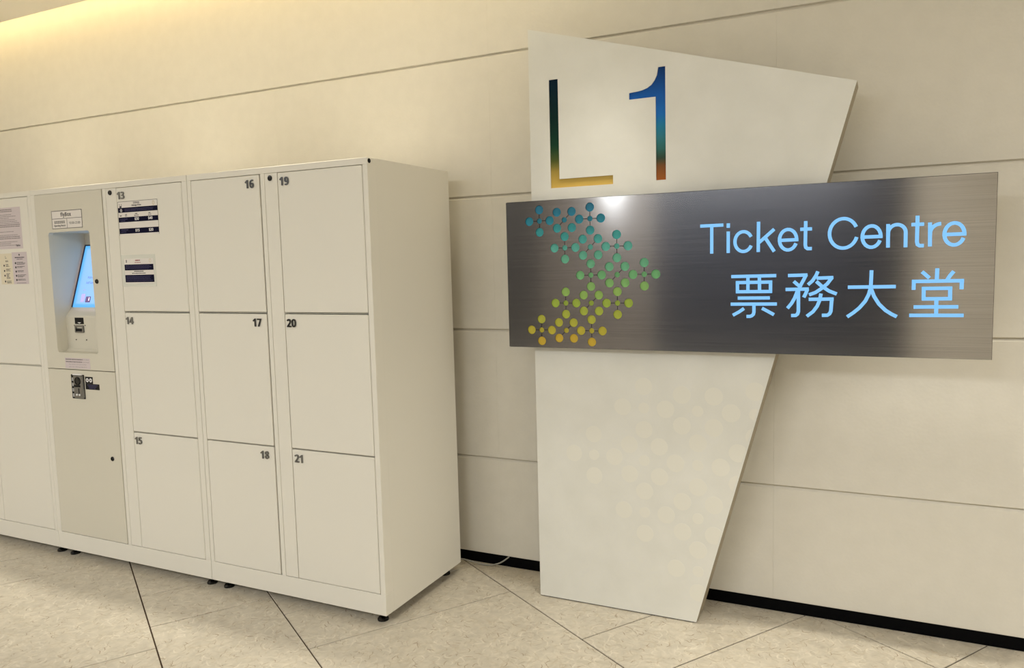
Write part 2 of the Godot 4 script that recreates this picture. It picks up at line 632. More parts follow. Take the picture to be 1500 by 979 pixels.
func shell() -> void:
	# ceiling, stopping short of the wall so that the cove light can wash it
	var st := st_new()
	box(st, Vector3(-8.1, CEIL, 0.2), Vector3(7.1, CEIL + 0.09, 6.9), 0.003)
	structure(part("ceiling", st, M["ceiling"], self), "plain beige ceiling ending in a lit cove along the wall")
	st = st_new()
	box(st, Vector3(-8.1, 3.5, -0.2), Vector3(7.1, 3.6, 0.62))
	box(st, Vector3(-8.1, CEIL + 0.09, 0.5), Vector3(7.1, 3.5, 0.62))
	structure(part("trim_1", st, M["ceiling"], self), "upper housing of the lit cove")
	st = st_new()
	box(st, Vector3(-8.2, -0.1, -0.1), Vector3(-8.0, 3.6, 6.9))
	structure(part("wall_left", st, M["hall wall"], self), "beige wall at the far left end of the hall")
	st = st_new()
	box(st, Vector3(7.0, -0.1, -0.1), Vector3(7.2, 3.6, 6.9))
	structure(part("wall_right", st, M["hall wall"], self), "beige wall at the far right end of the hall")
	st = st_new()
	box(st, Vector3(-8.1, -0.1, 6.4), Vector3(7.1, 3.6, 6.9))
	var front := part("wall_front", st, M["hall wall"], self)
	structure(front, "unseen wall opposite the lockers, with panels toned for the crossbar reflection")
	st = st_new()
	box(st, Vector3(-1.9, 0.0, 6.37), Vector3(0.85, CEIL, 6.4), 0.004)
	part("unseen_dark_panel", st, M["hall dark"], front)  # unseen, toned for the dark middle of the crossbar reflection
	st = st_new()
	box(st, Vector3(-3.3, 0.0, 6.375), Vector3(-1.94, CEIL, 6.4), 0.004)
	part("unseen_grey_panel", st, M["hall grey"], front)  # unseen, placed for the paler band mirrored in the crossbar
	st = st_new()
	box(st, Vector3(-8.0, 0.0, 6.375), Vector3(-3.33, CEIL, 6.4), 0.004)
	part("unseen_brown_panel", st, M["hall shade"], front)  # unseen, its tone is what the left end of the crossbar mirrors

func cove(x0: float, x1: float, c: Color, e: float) -> void:
	var st := st_new()
	var w := x1 - x0
	box(st, Vector3(x0, CEIL + 0.16, 0.105), Vector3(x1, CEIL + 0.18, 0.135))
	for k in 9:
		box(st, Vector3(x0 + 0.4 + k * (w - 0.8) / 8.0, CEIL + 0.18, 0.11), Vector3(x0 + 0.42 + k * (w - 0.8) / 8.0, 3.5, 0.13))
	var o := part("cove_light_strip", st, M["cove lamp"], self)
	tag(o, "warm light strip hidden in the ceiling cove above the lockers", "light strip")
	var l := AreaLight3D.new()
	l.name = "cove_lamp"
	l.area_size = Vector2(w, 0.03)
	l.light_color = c
	l.light_energy = e * w
	l.area_range = 20.0
	l.shadow_enabled = true
	add_child(l)
	l.position = Vector3((x0 + x1) * 0.5, CEIL + 0.155, 0.12)
	l.rotation = Vector3(-PI / 2, 0, 0)

func line_light(x0: float, x1: float, z: float, c: Color, e: float) -> void:  # out of view, washes the upper wall from above
	var w := x1 - x0
	var o := thing("unseen_linear_ceiling_light", Vector3((x0 + x1) / 2, CEIL, z), "unseen long thin line of light in the ceiling, washing the upper wall", "ceiling light")
	var st := st_new()
	for k in [[-0.034, -0.026], [0.026, 0.034]]:
		box(st, Vector3(-w / 2, -0.006, k[0]), Vector3(w / 2, 0, k[1]), 0.001)
	part("rim", st, M["white print"], o)
	st = st_new()
	box(st, Vector3(-w / 2, -0.003, -0.026), Vector3(w / 2, 0, 0.026))
	part("lamp", st, M["lamp"], o)
	var l := AreaLight3D.new()
	l.name = "unseen_line_lamp"
	l.area_size = Vector2(w, 0.05)
	l.light_color = c
	l.light_energy = e * w
	l.area_range = 20.0
	l.shadow_enabled = true
	add_child(l)
	l.position = Vector3((x0 + x1) / 2, CEIL - 0.008, z)
	l.rotation = Vector3(-PI / 2, 0, 0)

func downlight(at: Vector3, c: Color, e: float, cone: float, where: String) -> void:  # out of view, lights the floor and the lower wall
	var o := thing("downlight", at, "unseen small round ceiling downlight " + where, "downlight", "unseen downlights along the wall")
	var st := st_new()
	lathe(st, Vector3(0, 0, 0), Vector3.DOWN, PackedVector2Array([Vector2(0.062, 0.0), Vector2(0.062, 0.006), Vector2(0.05, 0.008), Vector2(0.046, 0.002), Vector2(0.046, -0.001)]), 28)
	part("rim", st, M["white print"], o)
	st = st_new()
	lathe(st, Vector3(0, 0, 0), Vector3.DOWN, PackedVector2Array([Vector2(0.0455, -0.0005), Vector2(0.0455, 0.001), Vector2(0.0, 0.001)]), 28)
	part("lamp", st, M["lamp"], o)
	var l := SpotLight3D.new()
	l.name = "unseen_downlight_lamp"
	l.light_color = c
	l.light_energy = e
	l.light_size = 0.045
	l.spot_angle = cone
	l.spot_angle_attenuation = 1.0
	l.spot_attenuation = 2.0
	l.spot_range = 12.0
	l.shadow_enabled = true
	add_child(l, true)
	l.position = at + Vector3(0, -0.02, 0)
	l.rotation = Vector3(-PI / 2, 0, 0)

func pendant(at: Vector3, c: Color, e: float) -> void:  # out of view, hung where the crossbar mirrors it as a streak
	var o := thing("unseen_pendant_light", at, "unseen tube lamp in the hall, mirrored as a streak in the crossbar", "pendant light")
	var st := st_new()
	lathe(st, Vector3.ZERO, Vector3.UP, PackedVector2Array([Vector2(0, 0), Vector2(0.032, 0.004), Vector2(0.036, 0.012), Vector2(0.036, 0.42), Vector2(0, 0.42)]), 24)
	part("tube", st, M["tube lamp"], o)
	st = st_new()
	lathe(st, Vector3.ZERO, Vector3.UP, PackedVector2Array([Vector2(0.0375, 0.42), Vector2(0.0375, 0.45), Vector2(0.004, 0.455), Vector2(0.004, CEIL - at.y)]), 16)
	part("cord", st, M["dark chrome"], o)
	var l := OmniLight3D.new()
	l.name = "unseen_pendant_lamp"
	l.light_color = c
	l.light_energy = e
	l.light_size = 0.035
	l.omni_range = 15.0
	l.omni_attenuation = 2.0
	l.shadow_enabled = true
	add_child(l)
	l.position = at + Vector3(0, 0.2, 0)

func light_panel(at: Vector3, size: Vector2, c: Color, e: float, where: String) -> void:  # out of view in the hall, lighting lockers, wall and sign
	var o := thing("unseen_ceiling_light_panel", at, "unseen white light panel in the hall ceiling " + where, "ceiling light", "unseen hall light panels")
	var st := st_new()
	var a := size.x / 2
	var b := size.y / 2
	box(st, Vector3(-a - 0.02, -0.01, -b - 0.02), Vector3(a + 0.02, 0, -b), 0.002)
	box(st, Vector3(-a - 0.02, -0.01, b), Vector3(a + 0.02, 0, b + 0.02), 0.002)
	box(st, Vector3(-a - 0.02, -0.01, -b), Vector3(-a, 0, b), 0.002)
	box(st, Vector3(a, -0.01, -b), Vector3(a + 0.02, 0, b), 0.002)
	part("frame", st, M["white print"], o)
	st = st_new()
	box(st, Vector3(-a, -0.005, -b), Vector3(a, 0, b))
	part("diffuser", st, M["panel lamp"], o)
	var l := AreaLight3D.new()
	l.name = "unseen_panel_lamp"
	l.area_size = size
	l.light_color = c
	l.light_energy = e
	l.area_range = 20.0
	l.shadow_enabled = true
	add_child(l, true)
	l.position = at + Vector3(0, -0.02, 0)
	l.rotation = Vector3(-PI / 2, 0, 0)


# =====================================================================  lockers
# everything of a locker is given in room coordinates; o is the locker's node at its base
func frame(o: Node3D, core: Array, members: Array) -> void:
	var st := st_new()
	var at := o.position
	for b in core:
		box(st, Vector3(b[0], b[1], b[2]) - at, Vector3(b[3], b[4], b[5]) - at, 0.0)
	for b in members:
		var z: float = b[4] if b.size() > 4 else FRONT
		box(st, Vector3(b[0], b[1], 0.699) - at, Vector3(b[2], b[3], z) - at, 0.0012)
	part("carcass", st, M["locker paint"], o)

# black filler painting the shade inside the gaps between doors
func gap_shades(o: Node3D, list: Array) -> void:
	for b in list:
		var st := st_new()
		box(st, Vector3(b[0], b[1], 0.699) - o.position, Vector3(b[2], b[3], b[4]) - o.position)
		part("gap_shade", st, M["black"], o)

func feet(o: Node3D, x0: float, x1: float) -> void:
	for x in [x0 + 0.054, x1 - 0.054]:
		for z in [0.707, 0.19]:
			var st := st_new()
			var c := Vector3(x, 0.0, z) - o.position
			lathe(st, c, Vector3.UP, PackedVector2Array([Vector2(0, 0), Vector2(0.024, 0), Vector2(0.024, 0.007), Vector2(0.019, 0.013), Vector2(0.0075, 0.015), Vector2(0.0075, 0.046)]), 20)
			part("foot", st, M["dark chrome"], o)

func door(o: Node3D, called: String, x0: float, x1: float, y0: float, y1: float, m: Material, bevel := 0.0032) -> MeshInstance3D:
	var st := st_new()
	var at := o.position
	box(st, Vector3(x0, y0, 0.736) - at, Vector3(x1, y1, FACE) - at, bevel)
	return part(called, st, m, o)

func number(o: Node3D, d: Node3D, s: String, x: float, y: float) -> void:
	words("number", s, 0.034, Vector3(x, y, FACE) - o.position, M["chrome"], d, 0.005).set_meta("label", "raised metal number " + s)

func lock(o: Node3D, d: Node3D, x: float, y: float, called := "lock") -> void:
	var st := st_new()
	var c := Vector3(x, y, FRONT) - o.position
	lathe(st, c, Vector3.BACK, PackedVector2Array([Vector2(0.0115, 0.0), Vector2(0.0115, 0.004), Vector2(0.0095, 0.006), Vector2(0.006, 0.0062), Vector2(0.006, 0.0045), Vector2(0, 0.0045)]), 20)
	part(called, st, M["dark chrome"], d)

func strip(o: Node3D, x0: float, x1: float, with_lock: bool) -> void:
	var st := st_new()
	var at := o.position
	box(st, Vector3(x0, 0.1375, 0.736) - at, Vector3(x1, 1.8975, FRONT + 0.0006) - at, 0.0012)
	var d := part("service_strip", st, M["locker paint"], o)
	if with_lock:
		lock(o, d, (x0 + x1) * 0.5 - 0.003, 1.877)

func doors_of_three(o: Node3D, x0: float, x1: float, first: int, nx: float) -> Array:
	var out := []
	var rows := [[1.3105, 1.8965], [0.7215, 1.3025], [0.1365, 0.7155]]
	for k in 3:
		var d := door(o, "door", x0, x1, rows[k][0], rows[k][1], M["locker paint"])
		number(o, d, str(first + k), nx, rows[k][1] - 0.037)
		out.append(d)
	return out

func locker_at_the_end() -> void:
	var x0 := -2.2325
	var x1 := -1.2426
	var o := thing("locker_unit", Vector3((x0 + x1) / 2, 0, 0.44), "cream steel locker cabinet with doors 16 to 21 at the right end of the row", "locker", "locker cabinets in a row")
	frame(o, [[x0 + 0.0008, 0.045, 0.13, x1, 1.925, 0.7]], [
		[x0 + 0.0012, 1.8985, x1, 1.925], [x0 + 0.0012, 0.045, x1, 0.1345],
		[x0 + 0.0012, 0.1345, -2.2085, 1.8985], [-1.7985, 0.1345, -1.776, 1.8985], [-1.2672, 0.1345, x1, 1.8985],
		[-2.2085, 1.3052, -1.7985, 1.3078, 0.748], [-2.2085, 0.7178, -1.7985, 0.7197, 0.748],
		[-1.7045, 1.3052, -1.2672, 1.3078, 0.748], [-1.7045, 0.7178, -1.2672, 0.7197, 0.748]])
	gap_shades(o, [[-1.8052, 0.1365, -1.7985, 1.8965, 0.74], [-2.2085, 1.3, -1.8052, 1.313, 0.728], [-2.2085, 0.713, -1.8052, 0.724, 0.728], [-1.7045, 1.3, -1.2672, 1.313, 0.728], [-1.7045, 0.713, -1.2672, 0.724, 0.728]])
	doors_of_three(o, -2.2065, -1.8052, 16, -1.856)
	strip(o, -1.774, -1.7045, true)
	doors_of_three(o, -1.7025, -1.2695, 19, -1.664)
	feet(o, x0, x1)
	var st := st_new()
	lathe(st, Vector3(x1, 1.912, 0.7446) - o.position, Vector3.RIGHT, PackedVector2Array([Vector2(0.0095, 0), Vector2(0.0085, 0.0022), Vector2(0.004, 0.003), Vector2(0, 0.003)]), 16)
	part("plug", st, M["black plastic"], o, "small black plug in the top corner of the side")

func locker_with_notices() -> void:
	var x0 := -4.335
	var x1 := -3.3465
	var o := thing("locker_unit", Vector3((x0 + x1) / 2, 0, 0.44), "cream locker cabinet left of the kiosk with printed notices on its door", "locker", "locker cabinets in a row")
	frame(o, [[x0, 0.045, 0.13, x1, 1.925, 0.7]], [
		[x0, 1.8985, x1, 1.925], [x0, 0.045, x1, 0.1345],
		[x0, 0.1345, -4.312, 1.8985], [-3.9, 0.1345, -3.876, 1.8985], [-3.3685, 0.1345, x1, 1.8985],
		[-3.805, 1.0175, -3.3685, 1.0225, 0.748], [-4.312, 1.0175, -3.9, 1.0225, 0.748]])
	gap_shades(o, [[-3.805, 1.014, -3.3685, 1.026, 0.728]])
	for k in [[1.0235, 1.8965], [0.1365, 1.0165]]:
		door(o, "door", -4.31, -3.904, k[0], k[1], M["locker paint"])
		door(o, "door", -3.803, -3.3705, k[0], k[1], M["locker paint"])
	strip(o, -3.874, -3.805, true)
	feet(o, x0, x1)
	# the printed sheets
	var at := o.position
	var s := sheet(o, "notice_sheet", -3.70, 1.634, -3.434, 1.849, M["paper lilac"])
	var ink := st_new()
	var z := FACE + 0.0007 - at.z
	var y := 1.838
	var ends := [-3.502, -3.502, 0, -3.51, -3.475, -3.53, -3.482, -3.465, -3.447, -3.445, -3.446, 0, 0, -3.5, 0, -3.468, -3.452, -3.45, 0, -3.475, -3.53, -3.487]
	for k in ends.size():
		if ends[k] != 0:
			print_line(ink, -3.685 - at.x, ends[k] - at.x, y, 0.0042 if k < 2 or k in [9, 10, 16, 17] else 0.0026, z)
		y -= 0.0088
	part("print", ink, M["grey ink"], s)
	words("logo", "flyBox", 0.0085, Vector3(-3.472, 1.650, FACE + 0.0006) - at, M["ink"], s, 0.0003)
	s = sheet(o, "instruction_card", -3.64, 1.449, -3.537, 1.611, M["paper cream"])
	ink = st_new()
	y = 1.597
	for k in [[-3.578, 3], [-3.57, 2], [-3.565, 3], [-3.553, 3], [-3.56, 6], [-3.55, 3]]:
		for j in k[1]:
			print_line(ink, -3.592 - at.x, k[0] + rng.randf_range(-0.012, 0.003) - at.x, y, 0.0028, z)
			y -= 0.0052
		y -= 0.0085
	for yy in [1.548, 1.52, 1.495, 1.464]:
		disc(ink, Vector3(-3.606, yy, FACE + 0.0007) - at, 0.0055)
	part("print", ink, M["ink"], s)
	s = sheet(o, "instruction_card", -3.534, 1.449, -3.4095, 1.616, M["paper lilac"])
	ink = st_new()
	disc(ink, Vector3(-3.472, 1.602, FACE + 0.0007) - at, 0.005)
	print_line(ink, -3.51 - at.x, -3.432 - at.x, 1.588, 0.005, z)
	print_line(ink, -3.495 - at.x, -3.445 - at.x, 1.579, 0.0032, z)
	y = 1.563
	for k in [3, 2, 2, 3, 2]:
		disc(ink, Vector3(-3.508, y - 0.004, FACE + 0.0007) - at, 0.0058)
		for j in k:
			print_line(ink, -3.498 - at.x, rng.randf_range(-3.455, -3.424) - at.x, y - j * 0.0052, 0.0028, z)
		y -= 0.022
	print_line(ink, -3.51 - at.x, -3.43 - at.x, 1.4545, 0.002, z)
	part("print", ink, M["ink"], s)

func sheet(o: Node3D, called: String, x0: float, y0: float, x1: float, y1: float, m: Material, z := FACE, thick := 0.0006) -> MeshInstance3D:
	var st := st_new()
	box(st, Vector3(x0, y0, z) - o.position, Vector3(x1, y1, z + thick) - o.position, 0.0)
	return part(called, st, m, o)

func disc(st: SurfaceTool, c: Vector3, r: float) -> void:
	for i in 18:
		var a := TAU * i / 18
		var b := TAU * (i + 1) / 18
		tri(st, c, c + Vector3(cos(a), sin(a), 0) * r, c + Vector3(cos(b), sin(b), 0) * r, Vector3.BACK)

func patch(st: SurfaceTool, at: Vector3, x0: float, y0: float, x1: float, y1: float, z: float) -> void:
	quad(st, Vector3(x0, y0, z) - at, Vector3(x1, y0, z) - at, Vector3(x1, y1, z) - at, Vector3(x0, y1, z) - at, Vector3.BACK)

func locker_with_kiosk() -> void:
	var x0 := -3.3455
	var x1 := -2.2335
	var o := thing("locker_unit", Vector3((x0 + x1) / 2, 0, 0.44), "cream locker cabinet with the lit touchscreen payment kiosk and doors 13 to 15", "locker", "locker cabinets in a row")
	var at := o.position
	frame(o, [[x0, 0.045, 0.13, x1, 1.925, 0.5], [-2.83, 0.045, 0.5, x1, 1.925, 0.7], [x0, 0.045, 0.5, -2.83, 1.05, 0.7],
		[x0, 1.76, 0.5, -2.83, 1.925, 0.7], [x0, 1.05, 0.5, -3.26, 1.76, 0.7]], [
		[x0, 1.8985, x1, 1.925], [x0, 0.045, x1, 0.1345],
		[x0, 0.1345, -3.315, 1.8985], [-2.7985, 0.1345, -2.776, 1.8985], [-2.265, 0.1345, x1, 1.8985],
		[-2.7, 1.3052, -2.265, 1.3078, 0.748], [-2.7, 0.7178, -2.265, 0.7197, 0.748]])
	# column of the kiosk
	var up := door_with_recess(o, -3.3125, -2.803, 1.0125, 1.8975)
	lock(o, up, -2.881, 1.456)
	var low := door(o, "lower_door", -3.3125, -2.803, 0.1375, 1.0085, M["kiosk paint"], 0.002)
	lock(o, low, -2.865, 0.569)
	recess(o)
	coin_slot(o)
	# opening hours
	var s := sheet(o, "opening_hours_sign", -3.1855, 1.722, -2.9545, 1.812, M["paper white"])
	var ink := st_new()
	var z := FACE + 0.0006
	for b in [[-3.1855, 1.809, -2.9545, 1.812], [-3.1855, 1.722, -2.9545, 1.725], [-3.1855, 1.722, -3.1825, 1.812], [-2.9575, 1.722, -2.9545, 1.812], [-3.1825, 1.771, -2.9575, 1.7735], [-3.0705, 1.725, -3.068, 1.771]]:
		box(ink, Vector3(b[0], b[1], FACE) - at, Vector3(b[2], b[3], z + 0.0003) - at)
	part("border", ink, M["grey ink"], s)
	words("logo", "flyBox", 0.019, Vector3(-3.075, 1.789, z) - at, M["ink"], s, 0.0003)
	ink = st_new()
	print_squares(ink, -3.167 - at.x, -3.085 - at.x, 6, 1.7545, 0.013, z + 0.0003 - at.z)
	part("print", ink, M["ink"], s)
	words("lettering", "Opening Hours", 0.0088, Vector3(-3.126, 1.7365, z) - at, M["ink"], s, 0.0003)
	words("lettering", "10:00-23:00", 0.0115, Vector3(-3.012, 1.748, z) - at, M["ink"], s, 0.0003, false)
	# label under the recess
	s = sheet(o, "advice_label", -3.171, 1.0165, -2.979, 1.0705, M["paper lilac"])
	ink = st_new()
	for k in 4:
		var y := 1.063 - 0.0125 * k
		print_line(ink, -3.165 + (0.0 if k < 2 else 0.022) - at.x, -2.986 - (0.0 if k < 2 else 0.018) - at.x, y, 0.0045, z - at.z)
	part("print", ink, M["ink"], s)
	# column of doors 13 to 15
	gap_shades(o, [[-2.7, 1.3, -2.265, 1.313, 0.728], [-2.7, 0.713, -2.265, 0.724, 0.728], [-3.315, 1.006, -2.7985, 1.015, 0.728], [-2.803, 1.013, -2.7985, 1.8975, 0.72]])
	strip(o, -2.7735, -2.7005, true)
	doors_of_three(o, -2.6985, -2.2675, 13, -2.664)
	price_sign(o)
	rules_sign(o)
	feet(o, x0, x1)

func csg_mesh(root: CSGShape3D) -> ArrayMesh:
	add_child(root)
	var now = root
	now._update_shape()
	var am: ArrayMesh = root.bake_static_mesh()
	remove_child(root)
	root.free()
	# flat normals and plain planar coordinates
	var st := st_new()
	for s in am.get_surface_count():
		var a := am.surface_get_arrays(s)
		var v: PackedVector3Array = a[Mesh.ARRAY_VERTEX]
		var ix: PackedInt32Array = a[Mesh.ARRAY_INDEX] if a[Mesh.ARRAY_INDEX] != null else PackedInt32Array(range(v.size()))
		for i in range(0, ix.size(), 3):
			var p := v[ix[i]]
			var q := v[ix[i + 1]]
			var r := v[ix[i + 2]]
			tri(st, p, q, r, (r - p).cross(q - p))
	return st.commit()

func door_with_recess(o: Node3D, x0: float, x1: float, y0: float, y1: float) -> MeshInstance3D:
	var at := o.position
	var comb := CSGCombiner3D.new()
	var b := CSGBox3D.new()
	b.size = Vector3(x1 - x0, y1 - y0, 0.0232)
	b.position = Vector3((x0 + x1) / 2, (y0 + y1) / 2, FACE - 0.0116) - at
	comb.add_child(b)
	var hole := CSGPolygon3D.new()
	hole.operation = CSGShape3D.OPERATION_SUBTRACTION
	var poly := PackedVector2Array()
	for p in round_rect(-3.2225, 1.0965, -2.9105, 1.7065, 0.014):
		poly.append(p - Vector2(at.x, at.y))
	hole.polygon = poly
	hole.depth = 0.1
	hole.position = Vector3(0, 0, FACE - at.z + 0.03)
	comb.add_child(hole)
	return part_mesh("kiosk_door", csg_mesh(comb), M["kiosk paint"], o)

func recess(o: Node3D) -> void:
	var at := o.position
	var xl := -3.2225
	var xr := -2.9105
	# (y, z) down the middle of the recess
	var prof := [Vector2(1.7065, 0.7365), Vector2(1.7065, 0.572), Vector2(1.70, 0.566), Vector2(1.648, 0.562), Vector2(1.318, 0.667), Vector2(1.28, 0.7), Vector2(1.272, 0.7035), Vector2(1.112, 0.7005), Vector2(1.1, 0.712), Vector2(1.0965, 0.7365)]
	var st := st_new()
	for i in prof.size() - 1:
		var p: Vector2 = prof[i]
		var q: Vector2 = prof[i + 1]
		var d := q - p
		quad(st, Vector3(xl, p.x, p.y) - at, Vector3(xr, p.x, p.y) - at, Vector3(xr, q.x, q.y) - at, Vector3(xl, q.x, q.y) - at, Vector3(0, d.y, -d.x))
	for x in [xl, xr]:
		var out := Vector3(1, 0, 0) if x == xl else Vector3(-1, 0, 0)
		for i in prof.size() - 1:
			var p: Vector2 = prof[i]
			var q: Vector2 = prof[i + 1]
			quad(st, Vector3(x, p.x, p.y) - at, Vector3(x, p.x, 0.7365) - at, Vector3(x, q.x, 0.7365) - at, Vector3(x, q.x, q.y) - at, out)
	part("kiosk_recess", st, M["kiosk paint"], o)
	# the screen leans back in the recess
	var lo := Vector3(0, 1.322, 0.6657)
	var hi := Vector3(0, 1.644, 0.5633)
	var up := (hi - lo).normalized()
	var nrm := Vector3.RIGHT.cross(up)
	var scr := Node3D.new()
	scr.name = "screen"
	o.add_child(scr)
	scr.transform = Transform3D(Basis(Vector3.RIGHT, up, nrm), Vector3((xl + xr) / 2, (lo.y + hi.y) / 2, (lo.z + hi.z) / 2) - at)
	var hh := lo.distance_to(hi) / 2
	var hw := 0.149
	st = st_new()
	box(st, Vector3(-hw, -hh, 0.0), Vector3(-hw + 0.006, hh, 0.007))
	box(st, Vector3(hw - 0.006, -hh, 0.0), Vector3(hw, hh, 0.007))
	box(st, Vector3(-hw + 0.006, hh - 0.006, 0.0), Vector3(hw - 0.006, hh, 0.007))
	part("bezel", st, M["screen dark"], scr)
	st = st_new()
	box(st, Vector3(-hw + 0.006, -hh, 0.0), Vector3(hw - 0.006, hh - 0.006, 0.004))
	part("display", st, M["screen light"], scr, "light blue lit touchscreen")
	words("lettering", "Pick up", 0.012, Vector3(-0.045, -0.012, 0.004), M["screen print"], scr, 0.0004, false)
	words("lettering", "Self Service", 0.012, Vector3(-0.035, -0.038, 0.004), M["screen print"], scr, 0.0004, false)
	st = st_new()
	stroke(st, line(0.015, 0.03, 0.015, 0.055), 0.004, 0.004, 0.0044)
	stroke(st, line(0.015, 0.03, 0.035, 0.03), 0.004, 0.004, 0.0044)
	part("logo", st, M["screen print"], scr)
	st = st_new()
	prism(st, round_rect(-0.092, -0.142, -0.062, -0.098, 0.004), 0.004, 0.0044)
	stroke(st, arc(-0.077, -0.084, 0.008, 0.008, 20, 160, 8), 0.003, 0.004, 0.0044)
	part("suitcase_icon", st, M["screen icon"], scr)
	st = st_new()
	prism(st, round_rect(-0.054, -0.144, -0.016, -0.112, 0.004), 0.004, 0.0044)
	part("bag_icon", st, M["screen dark"], scr)
	st = st_new()
	prism(st, rect(-0.03, -0.134, -0.025, -0.118), 0.0044, 0.0047)
	part("bag_icon_stripe", st, M["paper white"], scr)
	var l := AreaLight3D.new()
	l.name = "screen_lamp"
	l.area_size = Vector2(0.27, 0.3)
	l.light_color = Color(1.0, 0.78, 0.95)
	l.light_energy = 0.09
	l.area_range = 6.0
	l.shadow_enabled = true
	add_child(l)
	l.transform = Transform3D(Basis(Vector3.RIGHT, up, nrm), scr.position + at + nrm * 0.012)
	# slot for cards and tickets, on the lower plate of the recess
	var zp := 0.7035
	st = st_new()
	box(st, Vector3(-3.1505, 1.2385, 0.7) - at, Vector3(-3.083, 1.2715, zp + 0.0012) - at, 0.0006)
	var lab := part("slot_label", st, M["black plastic"], o)
	st = st_new()
	prism(st, PackedVector2Array([Vector2(-3.13 - at.x, 1.2475), Vector2(-3.101 - at.x, 1.2475), Vector2(-3.115 - at.x, 1.241)]), zp + 0.0012 - at.z, zp + 0.0016 - at.z)
	part("arrow", st, M["white print"], lab)
	var slot := CSGCombiner3D.new()
	var bz := CSGPolygon3D.new()
	var poly := PackedVector2Array()
	for p in round_rect(-3.149, 1.194, -3.084, 1.2325, 0.006):
		poly.append(p - Vector2(at.x, 0))
	bz.polygon = poly
	bz.depth = 0.014
	bz.position = Vector3(0, 0, zp + 0.006 - at.z)
	slot.add_child(bz)
	var cut := CSGBox3D.new()
	cut.operation = CSGShape3D.OPERATION_SUBTRACTION
	cut.size = Vector3(0.05, 0.024, 0.03)
	cut.position = Vector3(-3.1165, 1.2125, zp + 0.006 + 0.006) - at
	slot.add_child(cut)
	var rim := part_mesh("card_slot", csg_mesh(slot), M["chrome"], o)
	st = st_new()
	box(st, Vector3(-3.141, 1.2015, 0.7) - at, Vector3(-3.092, 1.216, zp + 0.0035) - at)
	part("slot_mouth", st, M["black plastic"], rim)
	for p in [[-3.158, 1.2315], [-3.074, 1.2315], [-3.152, 1.1575], [-3.072, 1.1575]]:
		st = st_new()
		lathe(st, Vector3(p[0], p[1], 0.702) - at, Vector3.BACK, PackedVector2Array([Vector2(0.003, 0), Vector2(0.0026, 0.0025), Vector2(0, 0.003)]), 10)
		part("screw", st, M["dark chrome"], o)

func coin_slot(o: Node3D) -> void:
	var at := o.position
	var st := st_new()
	box(st, Vector3(-3.131, 0.8625, FRONT) - at, Vector3(-3.0335, 0.986, FACE + 0.004) - at, 0.0015)
	var mech := part("coin_acceptor", st, M["black plastic"], o)
	st = st_new()
	box(st, Vector3(-3.1075, 0.866, FACE) - at, Vector3(-3.0335, 0.984, FACE + 0.011) - at, 0.004)
	part("metal_plate", st, M["chrome"], mech)
	st = st_new()
	box(st, Vector3(-3.1075, 0.984, FACE) - at, Vector3(-3.042, 0.9905, FACE + 0.013) - at, 0.002)
	part("top_lip", st, M["white print"], mech)
	st = st_new()
	lathe(st, Vector3(-3.072, 0.955, FACE + 0.011) - at, Vector3.BACK, PackedVector2Array([Vector2(0.022, 0), Vector2(0.021, 0.003), Vector2(0.017, 0.004), Vector2(0.016, 0.0015), Vector2(0, 0.0015)]), 28)
	part("coin_ring", st, M["dark chrome"], mech)
	st = st_new()
	box(st, Vector3(-3.1, 0.9235, FACE + 0.01) - at, Vector3(-3.055, 0.9345, FACE + 0.0135) - at, 0.001)
	box(st, Vector3(-3.0685, 0.889, FACE + 0.01) - at, Vector3(-3.064, 0.918, FACE + 0.0125) - at, 0.0005)
	part("coin_opening", st, M["black plastic"], mech)
	st = st_new()
	for x in [-3.082, -3.0615]:
		lathe(st, Vector3(x, 0.8845, FACE + 0.011) - at, Vector3.BACK, PackedVector2Array([Vector2(0.0055, 0), Vector2(0.005, 0.003), Vector2(0, 0.004)]), 14)
	part("stud", st, M["white print"], mech)
	st = st_new()
	var z := FACE + 0.0042 - at.z
	for k in 4:
		var y := 0.962 - 0.0275 * k
		print_squares(st, -3.127 - at.x, -3.1105 - at.x, 1, y, 0.016, z)
	part("symbols", st, M["white print"], mech)
	var s := sheet(o, "coin_label", -3.0265, 0.943, -2.969, 0.978, M["black plastic"])
	st = st_new()
	for x in [-3.0105, -2.985]:
		disc(st, Vector3(x, 0.9605, FACE + 0.0008) - at, 0.0105)
	part("coin_pictures", st, M["white print"], s)
	st = st_new()
	for x in [-3.0105, -2.985]:
		disc(st, Vector3(x, 0.9605, FACE + 0.001) - at, 0.005)
	part("coin_marks", st, M["grey ink"], s)
	s = sheet(o, "change_label", -3.0265, 0.9135, -2.9225, 0.9425, M["black plastic"])
	st = st_new()
	for k in 3:
		print_line(st, -3.012 + 0.006 * k - at.x, -2.934 - 0.008 * k - at.x, 0.9355 - 0.0078 * k, 0.0034, FACE + 0.0008 - at.z)
	part("print", st, M["navy print"], s)

